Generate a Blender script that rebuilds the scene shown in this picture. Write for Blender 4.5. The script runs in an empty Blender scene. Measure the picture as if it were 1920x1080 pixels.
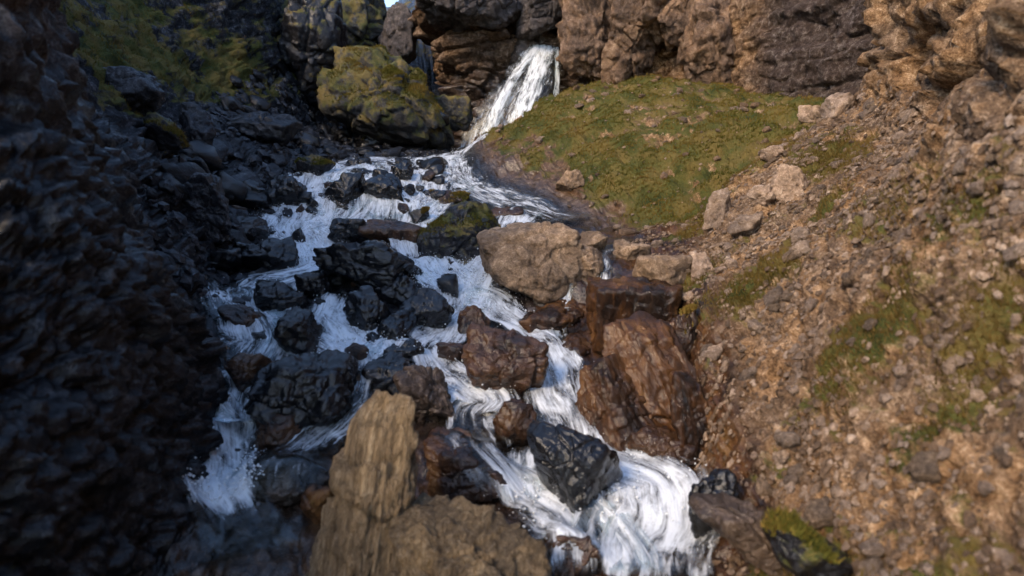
import bpy, bmesh, math, random
import numpy as np
from mathutils import Vector, Matrix, Euler
from mathutils.bvhtree import BVHTree

# ------------------------------------------------------------------ camera, sky, sun, exposure
scene = bpy.context.scene
COL = scene.collection
FPX = 1144.0                      # focal length in pixels of the 1920 wide photograph
PITCH = math.radians(10.0)        # the camera looks 10 degrees down
cam_d = bpy.data.cameras.new('camera')
cam_d.sensor_width = 36.0
cam_d.lens = 36.0 * FPX / 1920.0
cam_d.clip_start = 0.05
cam_d.clip_end = 2000.0
cam_d.dof.use_dof = True
cam_d.dof.focus_distance = 15.0
cam_d.dof.aperture_fstop = 0.75
cam = bpy.data.objects.new('camera', cam_d)
COL.objects.link(cam)
cam.location = (0, 0, 0)
cam.rotation_euler = (math.radians(90) - PITCH, 0, 0)
scene.camera = cam

SUN_DIR = Vector((-0.51, -0.61, 0.61)).normalized()     # towards the sun: behind the camera, to the left
world = bpy.data.worlds.new('World')
scene.world = world
world.use_nodes = True
wn = world.node_tree
bg = wn.nodes['Background']
sky = wn.nodes.new('ShaderNodeTexSky')
sky.sky_type = 'NISHITA'
sky.sun_disc = False
sky.sun_elevation = math.asin(SUN_DIR.z)
sky.sun_rotation = math.atan2(SUN_DIR.x, SUN_DIR.y)
sky.air_density = 1.0
sky.dust_density = 1.0
sky.ozone_density = 2.2
wn.links.new(sky.outputs[0], bg.inputs[0])
bg.inputs[1].default_value = 0.15
sun_d = bpy.data.lights.new('sun', 'SUN')
sun_d.energy = 1.5
sun_d.angle = math.radians(22.0)
sun_d.color = (1.0, 0.76, 0.50)
sun = bpy.data.objects.new('sun', sun_d)
COL.objects.link(sun)
sun.rotation_euler = SUN_DIR.to_track_quat('Z', 'Y').to_euler()
scene.view_settings.view_transform = 'Standard'
scene.view_settings.look = 'None'
scene.view_settings.gamma = 1.0
scene.view_settings.exposure = 1.55
scene.cycles.max_bounces = 5
scene.cycles.diffuse_bounces = 2
scene.cycles.transparent_max_bounces = 8
scene.cycles.adaptive_threshold = 0.03
scene.cycles.use_denoising = True
scene.cycles.use_adaptive_sampling = True

R = random.Random(7)
CP, SP = math.cos(PITCH), math.sin(PITCH)

def ray(px, py):
    a = (px - 960.0) / FPX
    b = -(py - 540.0) / FPX
    return Vector((a, CP + b * SP, -SP + b * CP))

def at(px, py, Y):
    d = ray(px, py)
    return d * (Y / d.y)

def to_px(p):
    d = p[1] * CP - p[2] * SP
    return 960 + FPX * p[0] / d, 540 - FPX * (p[1] * SP + p[2] * CP) / d, d

# ------------------------------------------------------------------ noise
def _hash(ix, iy, iz, seed):
    h = (ix.astype(np.int64) * 374761393 + iy.astype(np.int64) * 668265263 + iz.astype(np.int64) * 2147483647 + seed * 1274126177) & 0xffffffff
    h = ((h ^ (h >> 13)) * 1274126177) & 0xffffffff
    h = (h ^ (h >> 16)) * 2246822519 & 0xffffffff
    return (h ^ (h >> 15)) & 0xffffffff

def vnoise(p, seed=0):
    """smooth value noise in -1..1"""
    i = np.floor(p).astype(np.int64)
    f = p - i
    w = f * f * f * (f * (f * 6 - 15) + 10)
    r = 0
    for dx in (0, 1):
        wx = w[:, 0] if dx else 1 - w[:, 0]
        for dy in (0, 1):
            wy = w[:, 1] if dy else 1 - w[:, 1]
            for dz in (0, 1):
                wz = w[:, 2] if dz else 1 - w[:, 2]
                r = r + wx * wy * wz * (_hash(i[:, 0] + dx, i[:, 1] + dy, i[:, 2] + dz, seed) / 2147483648.0 - 1.0)
    return r

def fbm(p, octaves=5, seed=0, gain=0.5, lac=2.03, ridged=False):
    a, s, t = 1.0, 0.0, 0.0
    q = np.array(p, float)
    for o in range(octaves):
        n = vnoise(q + 17.3 * o, seed + o)
        if ridged:
            n = 1 - 2 * np.abs(n)
        s = s + a * n
        t += a
        a *= gain
        q = q * lac
    return s / t

def blocks(p, seed=0, tilt=0.6):
    """faceted blocks: every cell of a jittered lattice has its own height and tilt"""
    i0 = np.floor(p).astype(np.int64)
    best = np.full(len(p), 1e9)
    val = np.zeros(len(p))
    sec = np.full(len(p), 1e9)
    for dx in (-1, 0, 1):
        for dy in (-1, 0, 1):
            for dz in (-1, 0, 1):
                c = i0 + np.array([dx, dy, dz])
                hs = [_hash(c[:, 0], c[:, 1], c[:, 2], seed + k) / 4294967296.0 for k in range(4)]
                fx = p[:, 0] - c[:, 0] - hs[0]
                fy = p[:, 1] - c[:, 1] - hs[1]
                fz = p[:, 2] - c[:, 2] - hs[2]
                d = fx * fx + fy * fy + fz * fz
                v = hs[3] * 2 - 1 + tilt * ((hs[0] - .5) * fx + (hs[1] - .5) * fy + (hs[2] - .5) * fz) * 4
                m = d < best
                sec = np.where(m, best, np.minimum(sec, d))
                val = np.where(m, v, val)
                best = np.where(m, d, best)
    crack = np.sqrt(sec) - np.sqrt(best)
    return val - 0.9 * np.exp(-(crack / 0.07) ** 2)

def sstep(a, b, x):
    t = np.clip((x - a) / (b - a), 0, 1)
    return t * t * (3 - 2 * t)

def pchip(xk, yk, x):
    """monotone cubic; yk (n, m) -> (len(x), m)"""
    xk = np.asarray(xk, float)
    yk = np.asarray(yk, float)
    h = np.diff(xk)
    dl = np.diff(yk, axis=0) / h[:, None]
    m = np.zeros_like(yk)
    w1 = (2 * h[1:] + h[:-1])[:, None]
    w2 = (h[1:] + 2 * h[:-1])[:, None]
    same = (dl[:-1] * dl[1:]) > 0
    with np.errstate(divide='ignore', invalid='ignore'):
        hm = (w1 + w2) / (w1 / dl[:-1] + w2 / dl[1:])
    m[1:-1] = np.where(same, hm, 0)
    m[0], m[-1] = dl[0], dl[-1]
    k = np.clip(np.searchsorted(xk, x, side='right') - 1, 0, len(h) - 1)
    t = ((x - xk[k]) / h[k])[:, None]
    hk = h[k][:, None]
    return ((1 + 2 * t) * (1 - t) ** 2 * yk[k] + t * (1 - t) ** 2 * hk * m[k]
            + t * t * (3 - 2 * t) * yk[k + 1] + t * t * (t - 1) * hk * m[k + 1])

# ------------------------------------------------------------------ mesh and object helpers
def mesh_from(name, v, f, mat=None, smooth=True, attrs=None):
    v = np.asarray(v, np.float32)
    f = np.asarray(f, np.int32)
    me = bpy.data.meshes.new(name)
    k = f.shape[1]
    me.vertices.add(len(v))
    me.vertices.foreach_set('co', v.ravel())
    me.loops.add(f.size)
    me.loops.foreach_set('vertex_index', f.ravel())
    me.polygons.add(len(f))
    me.polygons.foreach_set('loop_start', np.arange(0, f.size, k, dtype=np.int32))
    me.polygons.foreach_set('loop_total', np.full(len(f), k, np.int32))
    me.polygons.foreach_set('use_smooth', np.full(len(f), smooth, bool))
    for an, av in (attrs or {}).items():
        a = me.attributes.new(an, 'FLOAT', 'POINT')
        a.data.foreach_set('value', np.asarray(av, np.float32))
    if mat:
        me.materials.append(mat)
    me.update(calc_edges=True)
    me.validate()
    return me

def link(name, me, parent=None, kind=None, label=None, cat=None, group=None, loc=None):
    o = bpy.data.objects.new(name, me)
    COL.objects.link(o)
    if parent:
        o.parent = parent
    if kind:
        o['kind'] = kind
    if label:
        o['label'] = label
    if cat:
        o['category'] = cat
    if group:
        o['group'] = group
    if loc is not None:
        o.location = loc
    return o

# ------------------------------------------------------------------ materials
class NT:
    def __init__(self, name):
        self.mat = bpy.data.materials.new(name)
        self.mat.use_nodes = True
        self.t = self.mat.node_tree
        self.t.nodes.clear()
    def n(self, typ, ins=None, **props):
        nd = self.t.nodes.new('ShaderNode' + typ)
        for k, v in props.items():
            setattr(nd, k, v)
        for k, v in (ins or {}).items():
            s = nd.inputs[k]
            if hasattr(v, 'links') or isinstance(v, bpy.types.NodeSocket):
                self.t.links.new(v, s)
            else:
                s.default_value = v
        return nd
    def math(self, op, a, b=0.0, c=0.0, clamp=False):
        nd = self.n('Math', {0: a, 1: b, 2: c}, operation=op, use_clamp=clamp)
        return nd.outputs[0]
    def mix(self, fac, a, b, blend='MIX'):
        nd = self.n('Mix', None, data_type='RGBA', blend_type=blend)
        for idx, v in ((0, fac), (6, a), (7, b)):
            s = nd.inputs[idx]
            if isinstance(v, bpy.types.NodeSocket):
                self.t.links.new(v, s)
            else:
                s.default_value = v if idx == 0 else (*v, 1.0)
        return nd.outputs[2]
    def step(self, x, a, b):
        nd = self.n('MapRange', {0: x, 1: a, 2: b, 3: 0.0, 4: 1.0}, interpolation_type='SMOOTHSTEP')
        return nd.outputs[0]
    def noise(self, vec, scale, detail=5.0, rough=0.55, dist=0.0):
        return self.n('TexNoise', {'Vector': vec, 'Scale': scale, 'Detail': detail, 'Roughness': rough, 'Distortion': dist}).outputs[0]
    def attr(self, name):
        return self.n('Attribute', None, attribute_name=name).outputs['Fac']
    def ramp(self, fac, stops):
        nd = self.n('ValToRGB', {0: fac})
        e = nd.color_ramp.elements
        e[0].position, e[0].color = stops[0][0], (*stops[0][1], 1)
        e[1].position, e[1].color = stops[1][0], (*stops[1][1], 1)
        for p, c in stops[2:]:
            x = e.new(p)
            x.color = (*c, 1)
        return nd.outputs[0]

MOSS_A, MOSS_B, MOSS_C = (0.024, 0.033, 0.009), (0.068, 0.070, 0.018), (0.125, 0.092, 0.028)

def rock_material(name, dark, mid, light, rough=0.75, wet=0.0, moss=0.0, rust=0.0, ground=False, scale=1.0, bump=0.8, stretch=None, spec=0.4, vary=.3):
    """bare rock; moss, rust and wet cover come as constants (boulders) or as vertex attributes (ground)"""
    g = NT(name)
    geo = g.n('NewGeometry')
    if ground:
        co = geo.outputs['Position']
    else:
        co = g.n('TexCoord').outputs['Object']
        rnd = g.n('ObjectInfo').outputs['Random']
        off = g.math('MULTIPLY', rnd, 37.0)
        co = g.n('VectorMath', {0: co, 1: off}, operation='ADD').outputs[0]
    cs = co
    if stretch:
        cs = g.n('VectorMath', {0: co, 1: stretch}, operation='MULTIPLY').outputs[0]
    big = g.noise(cs, 1.3 * scale, 3, .55)
    med = g.noise(cs, 6.0 * scale, 5, .68, .3)
    fin = g.noise(cs, 40.0 * scale, 3, .7)
    vor = g.n('TexVoronoi', {'Vector': g.n('VectorMath', {0: cs, 1: g.n('VectorMath', {0: g.n('CombineXYZ', {0: med, 1: big, 2: med}).outputs[0], 1: (.18, .18, .18)}, operation='MULTIPLY').outputs[0]}, operation='ADD').outputs[0], 'Scale': 8.0 * scale, 'Randomness': 1.0}, feature='F1').outputs
    mixed = g.math('ADD', g.math('MULTIPLY', med, .6), g.math('MULTIPLY', fin, .4))
    base = g.ramp(mixed, [(.32, dark), (.51, mid), (.66, light)])
    base = g.mix(g.step(big, .38, .66), g.mix(1.0, base, (.55, .56, .6), 'MULTIPLY'), base)
    if ground:
        tanc = g.ramp(mixed, [(.33, (.022, .013, .007)), (.45, (.145, .081, .039)), (.55, (.285, .175, .094)), (.66, (.60, .44, .29))])
        grey = g.ramp(mixed, [(.35, (.026, .019, .015)), (.51, (.115, .080, .056)), (.65, (.34, .255, .19))])
        tanc = g.mix(g.math('MULTIPLY', g.step(big, .42, .60), .7), tanc, grey)
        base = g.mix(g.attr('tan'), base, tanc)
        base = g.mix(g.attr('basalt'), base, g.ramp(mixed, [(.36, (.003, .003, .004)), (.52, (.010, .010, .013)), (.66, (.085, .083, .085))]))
    if ground or rust:
        a_rust = g.attr('rust') if ground else rust
        pat = g.math('ADD', g.math('MULTIPLY', big, .6), g.math('MULTIPLY', med, .4))
        rustc = g.ramp(pat, [(.39, (.010, .007, .006)), (.47, (.048, .021, .009)), (.56, (.125, .054, .016)), (.68, (.24, .135, .048))])
        rf = g.math('MULTIPLY', g.step(big, .18, .48), a_rust, clamp=True)
        base = g.mix(rf, base, rustc)
    mf = None
    if ground or moss:
        nz = g.n('SeparateXYZ', {0: geo.outputs['Normal']}).outputs[2]
        a_moss = g.attr('moss') if ground else moss
        mn = g.noise(co, 2.4, 5, .68)
        mf = g.math('ADD', g.math('ADD', g.math('MULTIPLY', a_moss, 1.25), g.math('MULTIPLY', nz, .35)), g.math('MULTIPLY', g.math('SUBTRACT', mn, .5), 2.2))
        mf = g.math('MULTIPLY', g.step(mf, .62, .98), g.step(a_moss, .02, .2))
        mossc = g.ramp(g.math('ADD', g.math('MULTIPLY', big, .6), g.math('MULTIPLY', fin, .4)), [(.37, MOSS_A), (.46, MOSS_B), (.56, MOSS_C)])
        base = g.mix(mf, base, mossc)
    rgh = rough
    if ground or wet:
        a_wet = g.attr('wet') if ground else wet
        if mf is not None:
            a_wet = g.math('MULTIPLY', g.math('SUBTRACT', 1.0, g.math('MULTIPLY', mf, .8)), a_wet)
        base = g.mix(a_wet, base, g.mix(1.0, base, (.5, .5, .52), 'MULTIPLY'))
        rgh = g.math('SUBTRACT', rough, g.math('MULTIPLY', a_wet, rough - .16))
    rgh = g.math('ADD', g.math('MULTIPLY', g.math('SUBTRACT', fin, .5), .35), rgh, clamp=True)
    hgt = g.math('ADD', g.math('MULTIPLY', med, .9), g.math('MULTIPLY', fin, .30))
    hgt = g.math('ADD', hgt, g.math('ADD', g.math('MULTIPLY', vor[0], -.25), g.math('MULTIPLY', g.n('SeparateColor', {0: vor[1]}).outputs[0], .28)))
    bp = g.n('Bump', {'Height': hgt, 'Strength': bump, 'Distance': .09 / scale})
    if not ground:
        base = g.mix(1.0, base, g.n('CombineColor', {0: g.math('ADD', g.math('MULTIPLY', rnd, vary), 1.0 - vary / 2), 1: g.math('ADD', g.math('MULTIPLY', rnd, vary), 1.0 - vary / 2), 2: g.math('ADD', g.math('MULTIPLY', rnd, vary), 1.0 - vary / 2)}).outputs[0], 'MULTIPLY')
    ins = {'Base Color': base, 'Roughness': rgh, 'Normal': bp.outputs[0], 'Specular IOR Level': spec}
    if ground or wet > .3:
        cb = g.n('Bump', {'Height': g.math('ADD', med, g.math('MULTIPLY', fin, .35)), 'Strength': .42, 'Distance': .06 / scale})
        ins['Coat Weight'] = g.math('MULTIPLY', a_wet, 1.0, clamp=True)
        ins['Coat Roughness'] = .09
        ins['Specular IOR Level'] = .12
        ins['Coat Normal'] = cb.outputs[0]
    p = g.n('BsdfPrincipled', ins)
    g.n('OutputMaterial', {'Surface': p.outputs[0]})
    return g.mat

M = {}
M['terrain'] = rock_material('gorge_rock', (.005, .005, .007), (.026, .027, .031), (.19, .19, .20), rough=.8, ground=True, bump=1.0)
M['dark'] = rock_material('wet_basalt', (.002, .002, .003), (.005, .005, .007), (.026, .026, .031), rough=.5, wet=.85, bump=1.0, spec=.5)
M['dark_dry'] = rock_material('dry_basalt', (.005, .005, .007), (.020, .021, .025), (.12, .122, .13), rough=.7, wet=.4, vary=1.3)
M['dark_moss'] = rock_material('mossy_basalt', (.006, .006, .008), (.018, .018, .022), (.07, .07, .075), rough=.7, wet=.4, moss=.42)
M['redbrown'] = rock_material('iron_stained_rock', (.012, .009, .009), (.040, .026, .022), (.12, .08, .07), rough=.6, wet=.55, rust=.6, spec=.45, vary=.6)
M['rust'] = rock_material('rusty_wet_rock', (.014, .010, .008), (.05, .028, .018), (.14, .085, .05), rough=.6, wet=.42, rust=.95, spec=.3, stretch=(1.6, 1.6, .38), vary=.12)
M['tan'] = rock_material('pale_tan_rock', (.055, .035, .021), (.25, .165, .10), (.54, .39, .26), rough=.85, bump=1.0)
M['tan_wet'] = rock_material('brown_damp_rock', (.025, .019, .015), (.10, .074, .055), (.27, .21, .165), rough=.7, wet=.4, rust=.15)
M['grain'] = rock_material('grained_tan_rock', (.06, .040, .020), (.38, .262, .140), (.76, .59, .38), rough=.85, bump=1.4, stretch=(3.2, 3.2, .25))
M['crag'] = rock_material('crag_rock', (.04, .026, .018), (.22, .135, .08), (.46, .33, .23), rough=.85, bump=1.2, rust=.22, scale=.8)
M['grey_crag'] = rock_material('grey_brown_crag', (.025, .022, .023), (.10, .082, .074), (.27, .22, .20), rough=.85, bump=1.2, scale=.8)
M['knoll'] = rock_material('mossy_knoll_rock', (.012, .012, .013), (.045, .044, .044), (.13, .125, .115), rough=.9, moss=.60)

def foam_material():
    g = NT('running_water')
    uv = g.n('UVMap', None, uv_map='flow').outputs[0]
    foam = g.attr('foam')
    edge = g.attr('edge')
    uvw = g.n('VectorMath', {0: uv, 1: g.n('VectorMath', {0: g.n('TexNoise', {'Vector': uv, 'Scale': 2.6, 'Detail': 2.0}).outputs['Color'], 1: (.07, .05, 0)}, operation='MULTIPLY').outputs[0]}, operation='ADD').outputs[0]
    def layer(sx, sy, det, dist):
        m = g.n('Mapping', {'Vector': uvw, 'Scale': (sx, sy, 1.0)}).outputs[0]
        return g.noise(m, 1.0, det, .62, dist)
    n1 = layer(11.0, 1.7, 3, .5)
    n2 = layer(50.0, 4.2, 2, .2)
    n3 = layer(3.4, 1.6, 3, .6)
    n4 = layer(26.0, 20.0, 2, .8)
    def cen(n, k):
        return g.math('MULTIPLY', g.math('SUBTRACT', n, .5), k)
    st = g.math('ADD', g.math('ADD', cen(n1, 1.15), cen(n2, .42)), g.math('ADD', cen(n3, .95), cen(n4, .22)))
    x = g.math('ADD', g.math('ADD', st, .5), g.math('MULTIPLY', g.math('SUBTRACT', foam, .46), .66))
    x = g.math('SUBTRACT', x, g.math('MULTIPLY', edge, .30))
    f = g.math('MULTIPLY', g.step(x, .33, .92), .95)
    bp = g.n('Bump', {'Height': g.math('ADD', g.math('ADD', n1, g.math('MULTIPLY', n2, .5)), g.math('MULTIPLY', n4, .35)), 'Strength': .4, 'Distance': .05})
    white = g.n('BsdfPrincipled', {'Base Color': (.80, .85, .91, 1), 'Roughness': .5, 'Normal': bp.outputs[0], 'Specular IOR Level': .3})
    tr = g.n('BsdfTranslucent', {'Color': (.8, .85, .9, 1), 'Normal': bp.outputs[0]})
    fo = g.n('MixShader', {0: .22, 1: white.outputs[0], 2: tr.outputs[0]})
    clear_ = g.n('BsdfTransparent', {'Color': (.74, .80, .80, 1)})
    bc = g.n('Bump', {'Height': g.math('ADD', n1, g.math('MULTIPLY', n4, .3)), 'Strength': .3, 'Distance': .03})
    gl = g.n('BsdfGlossy', {'Color': (.9, .95, 1, 1), 'Roughness': .2, 'Normal': bc.outputs[0]})
    fr = g.n('Fresnel', {'IOR': 1.33, 'Normal': bc.outputs[0]})
    cl = g.n('MixShader', {0: fr.outputs[0], 1: clear_.outputs[0], 2: gl.outputs[0]})
    keep = g.step(g.math('SUBTRACT', g.math('ADD', n3, cen(n1, .9)), g.math('MULTIPLY', edge, .75)), -.24, .14)
    body = g.n('MixShader', {0: f, 1: cl.outputs[0], 2: fo.outputs[0]})
    none = g.n('BsdfTransparent', {'Color': (1, 1, 1, 1)})
    sh = g.n('MixShader', {0: keep, 1: none.outputs[0], 2: body.outputs[0]})
    g.n('OutputMaterial', {'Surface': sh.outputs[0]})
    return g.mat
def froth_material():
    g = NT('froth')
    p = g.n('BsdfPrincipled', {'Base Color': (.86, .88, .90, 1), 'Roughness': .4, 'Specular IOR Level': .4})
    tr = g.n('BsdfTranslucent', {'Color': (.85, .9, .95, 1)})
    g.n('OutputMaterial', {'Surface': g.n('MixShader', {0: .35, 1: p.outputs[0], 2: tr.outputs[0]}).outputs[0]})
    return g.mat
M['froth'] = froth_material()
M['water'] = foam_material()

def grass_material(name, a, b, c):
    g = NT(name)
    co = g.n('NewGeometry').outputs['Position']
    f = g.math('ADD', g.math('MULTIPLY', g.noise(co, .8, 4, .6), .6), g.math('MULTIPLY', g.noise(co, 30, 2, .6), .4))
    colr = g.ramp(f, [(.36, a), (.47, b), (.57, c)])
    p = g.n('BsdfPrincipled', {'Base Color': colr, 'Roughness': .8, 'Specular IOR Level': .15})
    t = g.n('BsdfTranslucent', {'Color': colr})
    g.n('OutputMaterial', {'Surface': g.n('MixShader', {0: .25, 1: p.outputs[0], 2: t.outputs[0]}).outputs[0]})
    return g.mat
M['grass'] = grass_material('short_grass', (.032, .042, .008), (.098, .090, .014), (.18, .115, .026))

# ------------------------------------------------------------------ the gorge: one sheet of cross sections, cut into its regions
ST = {  # unseen heights on the left are shaped to steer the sunlight
 -10:  [(-14,2),(-7,1),(-4.6,0),(-3.6,-1.5),(-3,-3),(-2.6,-4.6),(-1.3,-4.9),(0,-5),(1,-4.9),(1.6,-4.7),(2.6,-4),(3.4,-1.6),(4.4,1.5),(5.8,5),(11,10)],
 2:    [(-12,2.6),(-6,1.6),(-4.2,.6),(-3.4,-.6),(-3.1,-1.9),(-2.7,-3.5),(-1.3,-3.7),(0,-3.75),(1,-3.7),(1.5,-3.5),(2.2,-3.0),(3.2,-1.5),(4.0,.4),(5.2,4.5),(10,10)],
 3.9:  [(-12,3),(-6,1.6),(-4.2,.6),(-3.5,-.4),(-3.1,-1.5),(-2.85,-3.3),(-1.35,-3.45),(0,-3.5),(.95,-3.45),(1.55,-3.3),(2.25,-2.8),(3.35,-1.35),(4.3,.45),(5.5,4.5),(10,10)],  # left wall kept low out of view, letting sun reach the foreground rocks
 4.9:  [(-11,9),(-5.2,6),(-4.1,3),(-3.6,.5),(-3.1,-1.0),(-3.0,-3.1),(-1.4,-3.3),(0,-3.3),(.9,-3.3),(1.6,-3.2),(2.25,-2.6),(3.15,-1.1),(3.95,.8),(5.2,4.5),(10,10)],
 6.3:  [(-12,9),(-6.5,6),(-4.8,3),(-4.0,.2),(-3.4,-1.4),(-3.1,-3.05),(-1.5,-3.1),(0,-3.05),(1.0,-3.1),(1.95,-3.1),(2.45,-2.15),(3.4,-1.0),(4.6,.6),(6.4,4.5),(11,10)],
 7.5:  [(-13,9),(-9,5.5),(-6.5,2.0),(-5,-.6),(-4.2,-1.9),(-3.4,-2.6),(-1.8,-2.65),(-.3,-2.7),(.9,-2.75),(2.05,-2.45),(2.65,-1.7),(3.9,-.6),(5.3,.8),(7,4.6),(12,10)],
 9:    [(-13,11),(-9.5,7),(-7.2,2.2),(-6,.2),(-5.2,-1.2),(-4.4,-2.1),(-2.3,-2.25),(-.6,-2.4),(.8,-2.4),(2.3,-1.75),(2.9,-1.4),(4.4,-.35),(6.2,1.0),(6.6,5),(12,11)],
 9.8:  [(-13.2,11.5),(-9.7,7.2),(-7.4,2.2),(-6.2,.25),(-5.4,-1.1),(-4.6,-2.0),(-2.4,-2.1),(-.75,-2.2),(.8,-2.15),(2.35,-1.55),(3.0,-1.35),(4.5,-.25),(6.35,1.2),(6.7,5.2),(12,11)],
 10.4: [(-13.5,12),(-10,7.5),(-7.7,2.3),(-6.4,.3),(-5.6,-1.0),(-4.9,-1.9),(-2.6,-1.9),(-.9,-1.9),(.5,-1.5),(2.25,-1.4),(3.1,-1.15),(4.6,-.05),(6.5,1.3),(6.8,5.3),(12,11)],
 12.5: [(-14,10),(-10.5,6.2),(-8.2,2.4),(-6.9,.6),(-6,-.6),(-5.2,-1.5),(-3,-1.5),(-1.2,-1.55),(.6,-1.2),(2.2,-1.2),(3.6,-.95),(4.75,.3),(6.9,1.8),(7.0,5.5),(12,12)],
 13.4: [(-15,11.5),(-11.3,7.5),(-9.2,3.1),(-7.6,.9),(-6.5,-.35),(-5.4,-1.25),(-3,-1.3),(-1.25,-1.35),(.55,-1.1),(2.1,-1.1),(3.7,-1.0),(5.4,-.25),(7.8,1.0),(9.5,2.5),(13,10)],
 14.4: [(-16,11),(-12,7),(-10,3.7),(-8.2,1.2),(-7,-.1),(-5.5,-1.0),(-3,-1.1),(-1.3,-1.15),(.5,-1.0),(2,-.95),(3.6,-.65),(5.5,.3),(8,1.7),(9.5,3),(13,10)],
 17:   [(-18,13),(-13.5,8.6),(-10.5,4.2),(-8.6,2),(-7,.9),(-5.5,.1),(-4,.1),(-2,-.15),(-.8,-.25),(.5,-.15),(2.5,.6),(5,1.55),(8,1.7),(10,2.4),(14,10)],
 20:   [(-18,14),(-13.5,9.6),(-11,5.2),(-9.5,3.2),(-7.5,1.6),(-5.6,.7),(-4.2,.65),(-2.6,.5),(-1.7,.5),(-1,.75),(1.5,1.7),(4,2.5),(7,2.65),(10,2.6),(14,10)],
 24:   [(-18,14),(-12,12),(-9,8),(-8.8,4.8),(-8,2.6),(-6.5,1.3),(-4.5,1.2),(-3,1.1),(-2.0,1.1),(-1.4,1.4),(.2,2.3),(2.2,3.3),(5,3.7),(9,3.2),(14,10)],
 28:   [(-20,16),(-14,13),(-11,10),(-10,7.5),(-8.5,5.2),(-7.5,3.8),(-5,2.2),(-3,1.3),(-1.5,1.3),(0,1.4),(1.5,2.8),(3,3.8),(6,4.5),(9,4.6),(14,10)],
 34:   [(-20,18),(-15,15),(-12,12),(-10.5,10),(-9.5,8.6),(-8.5,8.4),(-6.8,8.2),(-4,7.5),(-1,6),(1,6),(3,6),(5,6),(7,6),(10,7),(14,10)],
 42:   [(-22,20),(-17,16),(-14,13.5),(-12.5,12.3),(-11,13),(-9.4,12.8),(-7.6,10.6),(-6.3,12.5),(-2,12),(1,12),(3,12),(5,12),(7,12),(10,12),(14,12)],
 70:   [(-40,14),(-30,13),(-24,12),(-18,11),(-14,10.6),(-11,10.4),(-8,10),(-4,10.4),(0,11),(4,11),(8,11),(12,11),(16,11),(24,11),(34,11)],
}
CW = [6, 14, 34, 56, 68, 74, 56, 56, 58, 70, 76, 80, 52, 8]
u = np.concatenate([np.arange(k) / k + i for i, k in enumerate(CW)] + [[14.0]])
ya = [-10, -7, -4, -2, -.5]
y = 0.6
while y < 29:
    ya.append(y)
    y += max(.028, .0078 * y)
while y < 70:
    ya.append(y)
    y += .014 * y
ya.append(70)
ya = np.array(ya)
ks = sorted(ST)
tab = np.array([ST[k] for k in ks], float)                        # stations, columns, (x, z)
cx = pchip(ks, tab[:, :, 0], ya)
cz = pchip(ks, tab[:, :, 1], ya)
GX = pchip(np.arange(15), cx.T, u).T
GZ = pchip(np.arange(15), cz.T, u).T
GY = np.repeat(ya[:, None], len(u), 1)
P = np.stack([GX, GY, GZ], -1)
NR, NC = GX.shape
U = np.repeat(u[None, :], NR, 0).ravel()
P0 = P.reshape(-1, 3)
tu = np.gradient(P, axis=1)
tv = np.gradient(P, axis=0)
NRM = np.cross(tu, tv)
NRM /= np.linalg.norm(NRM, axis=2, keepdims=True) + 1e-9
NRM = NRM.reshape(-1, 3)
YY = P0[:, 1]

wob = fbm(P0 * .55, 4, 11)
wob2 = fbm(P0 * 1.6, 4, 23)
Uw = U + .35 * wob
Yw = YY + 1.0 * wob
bank = sstep(12.9, 13.9, YY + .3 * wob) * sstep(9.0, 9.4, Uw) * (1 - sstep(33, 36, YY))   # grass bank right of the fall
leftw = 1 - sstep(4.9, 5.5, U)                                # left wall and slope
bed = sstep(4.8, 5.6, U) * (1 - sstep(8.9, 9.7, U))
rights = sstep(9.0, 9.8, U) * (1 - bank)
nearl = leftw * (1 - sstep(6.0, 7.2, YY))
cliffr = sstep(11.7, 12.2, U + .2 * wob) * (1 - bank)

b1 = blocks(P0 * np.array([1.1, 1.1, 1.3]) + .35 * np.stack([wob, wob2, wob], -1), 3)
b2 = blocks(P0 * np.array([3.1, 3.1, 3.6]) + .3 * np.stack([wob2, wob, wob2], -1), 9)
b3 = blocks(P0 * np.array([6.5, 6.5, 7.5]) + .5 * np.stack([wob2, wob, wob2], -1), 19)
rg = fbm(P0 * .8, 6, 31, ridged=True)
fn = fbm(P0 * 4.0, 4, 41)
strat = vnoise(np.stack([P0[:, 0] * .3, P0[:, 1] * .3, P0[:, 2] * 2.6 + .8 * wob], -1), 5)
disp = (leftw * (1 - nearl) * (.11 * b1 + .08 * b2 + .03 * b3 + .10 * rg + .05 * fn)
        + nearl * (.06 * b1 + .06 * b2 + .045 * b3 + .14 * wob + .10 * wob2 + .05 * fn)
        + bed * (.05 * b1 + .025 * b2 + .03 * fn)
        + rights * (1 - cliffr) * (.05 * b1 + .04 * b2 + .025 * b3 + .14 * rg + .04 * fn)
        + cliffr * (.16 * b1 + .10 * b2 + .26 * rg + .07 * strat)
        + bank * (.05 * b1 + .04 * b2 + .28 * wob + .26 * wob2 + .06 * fn))
disp *= 1 + .02 * np.clip(YY - 20, 0, 30)
V = P0 + NRM * disp[:, None]

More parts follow.
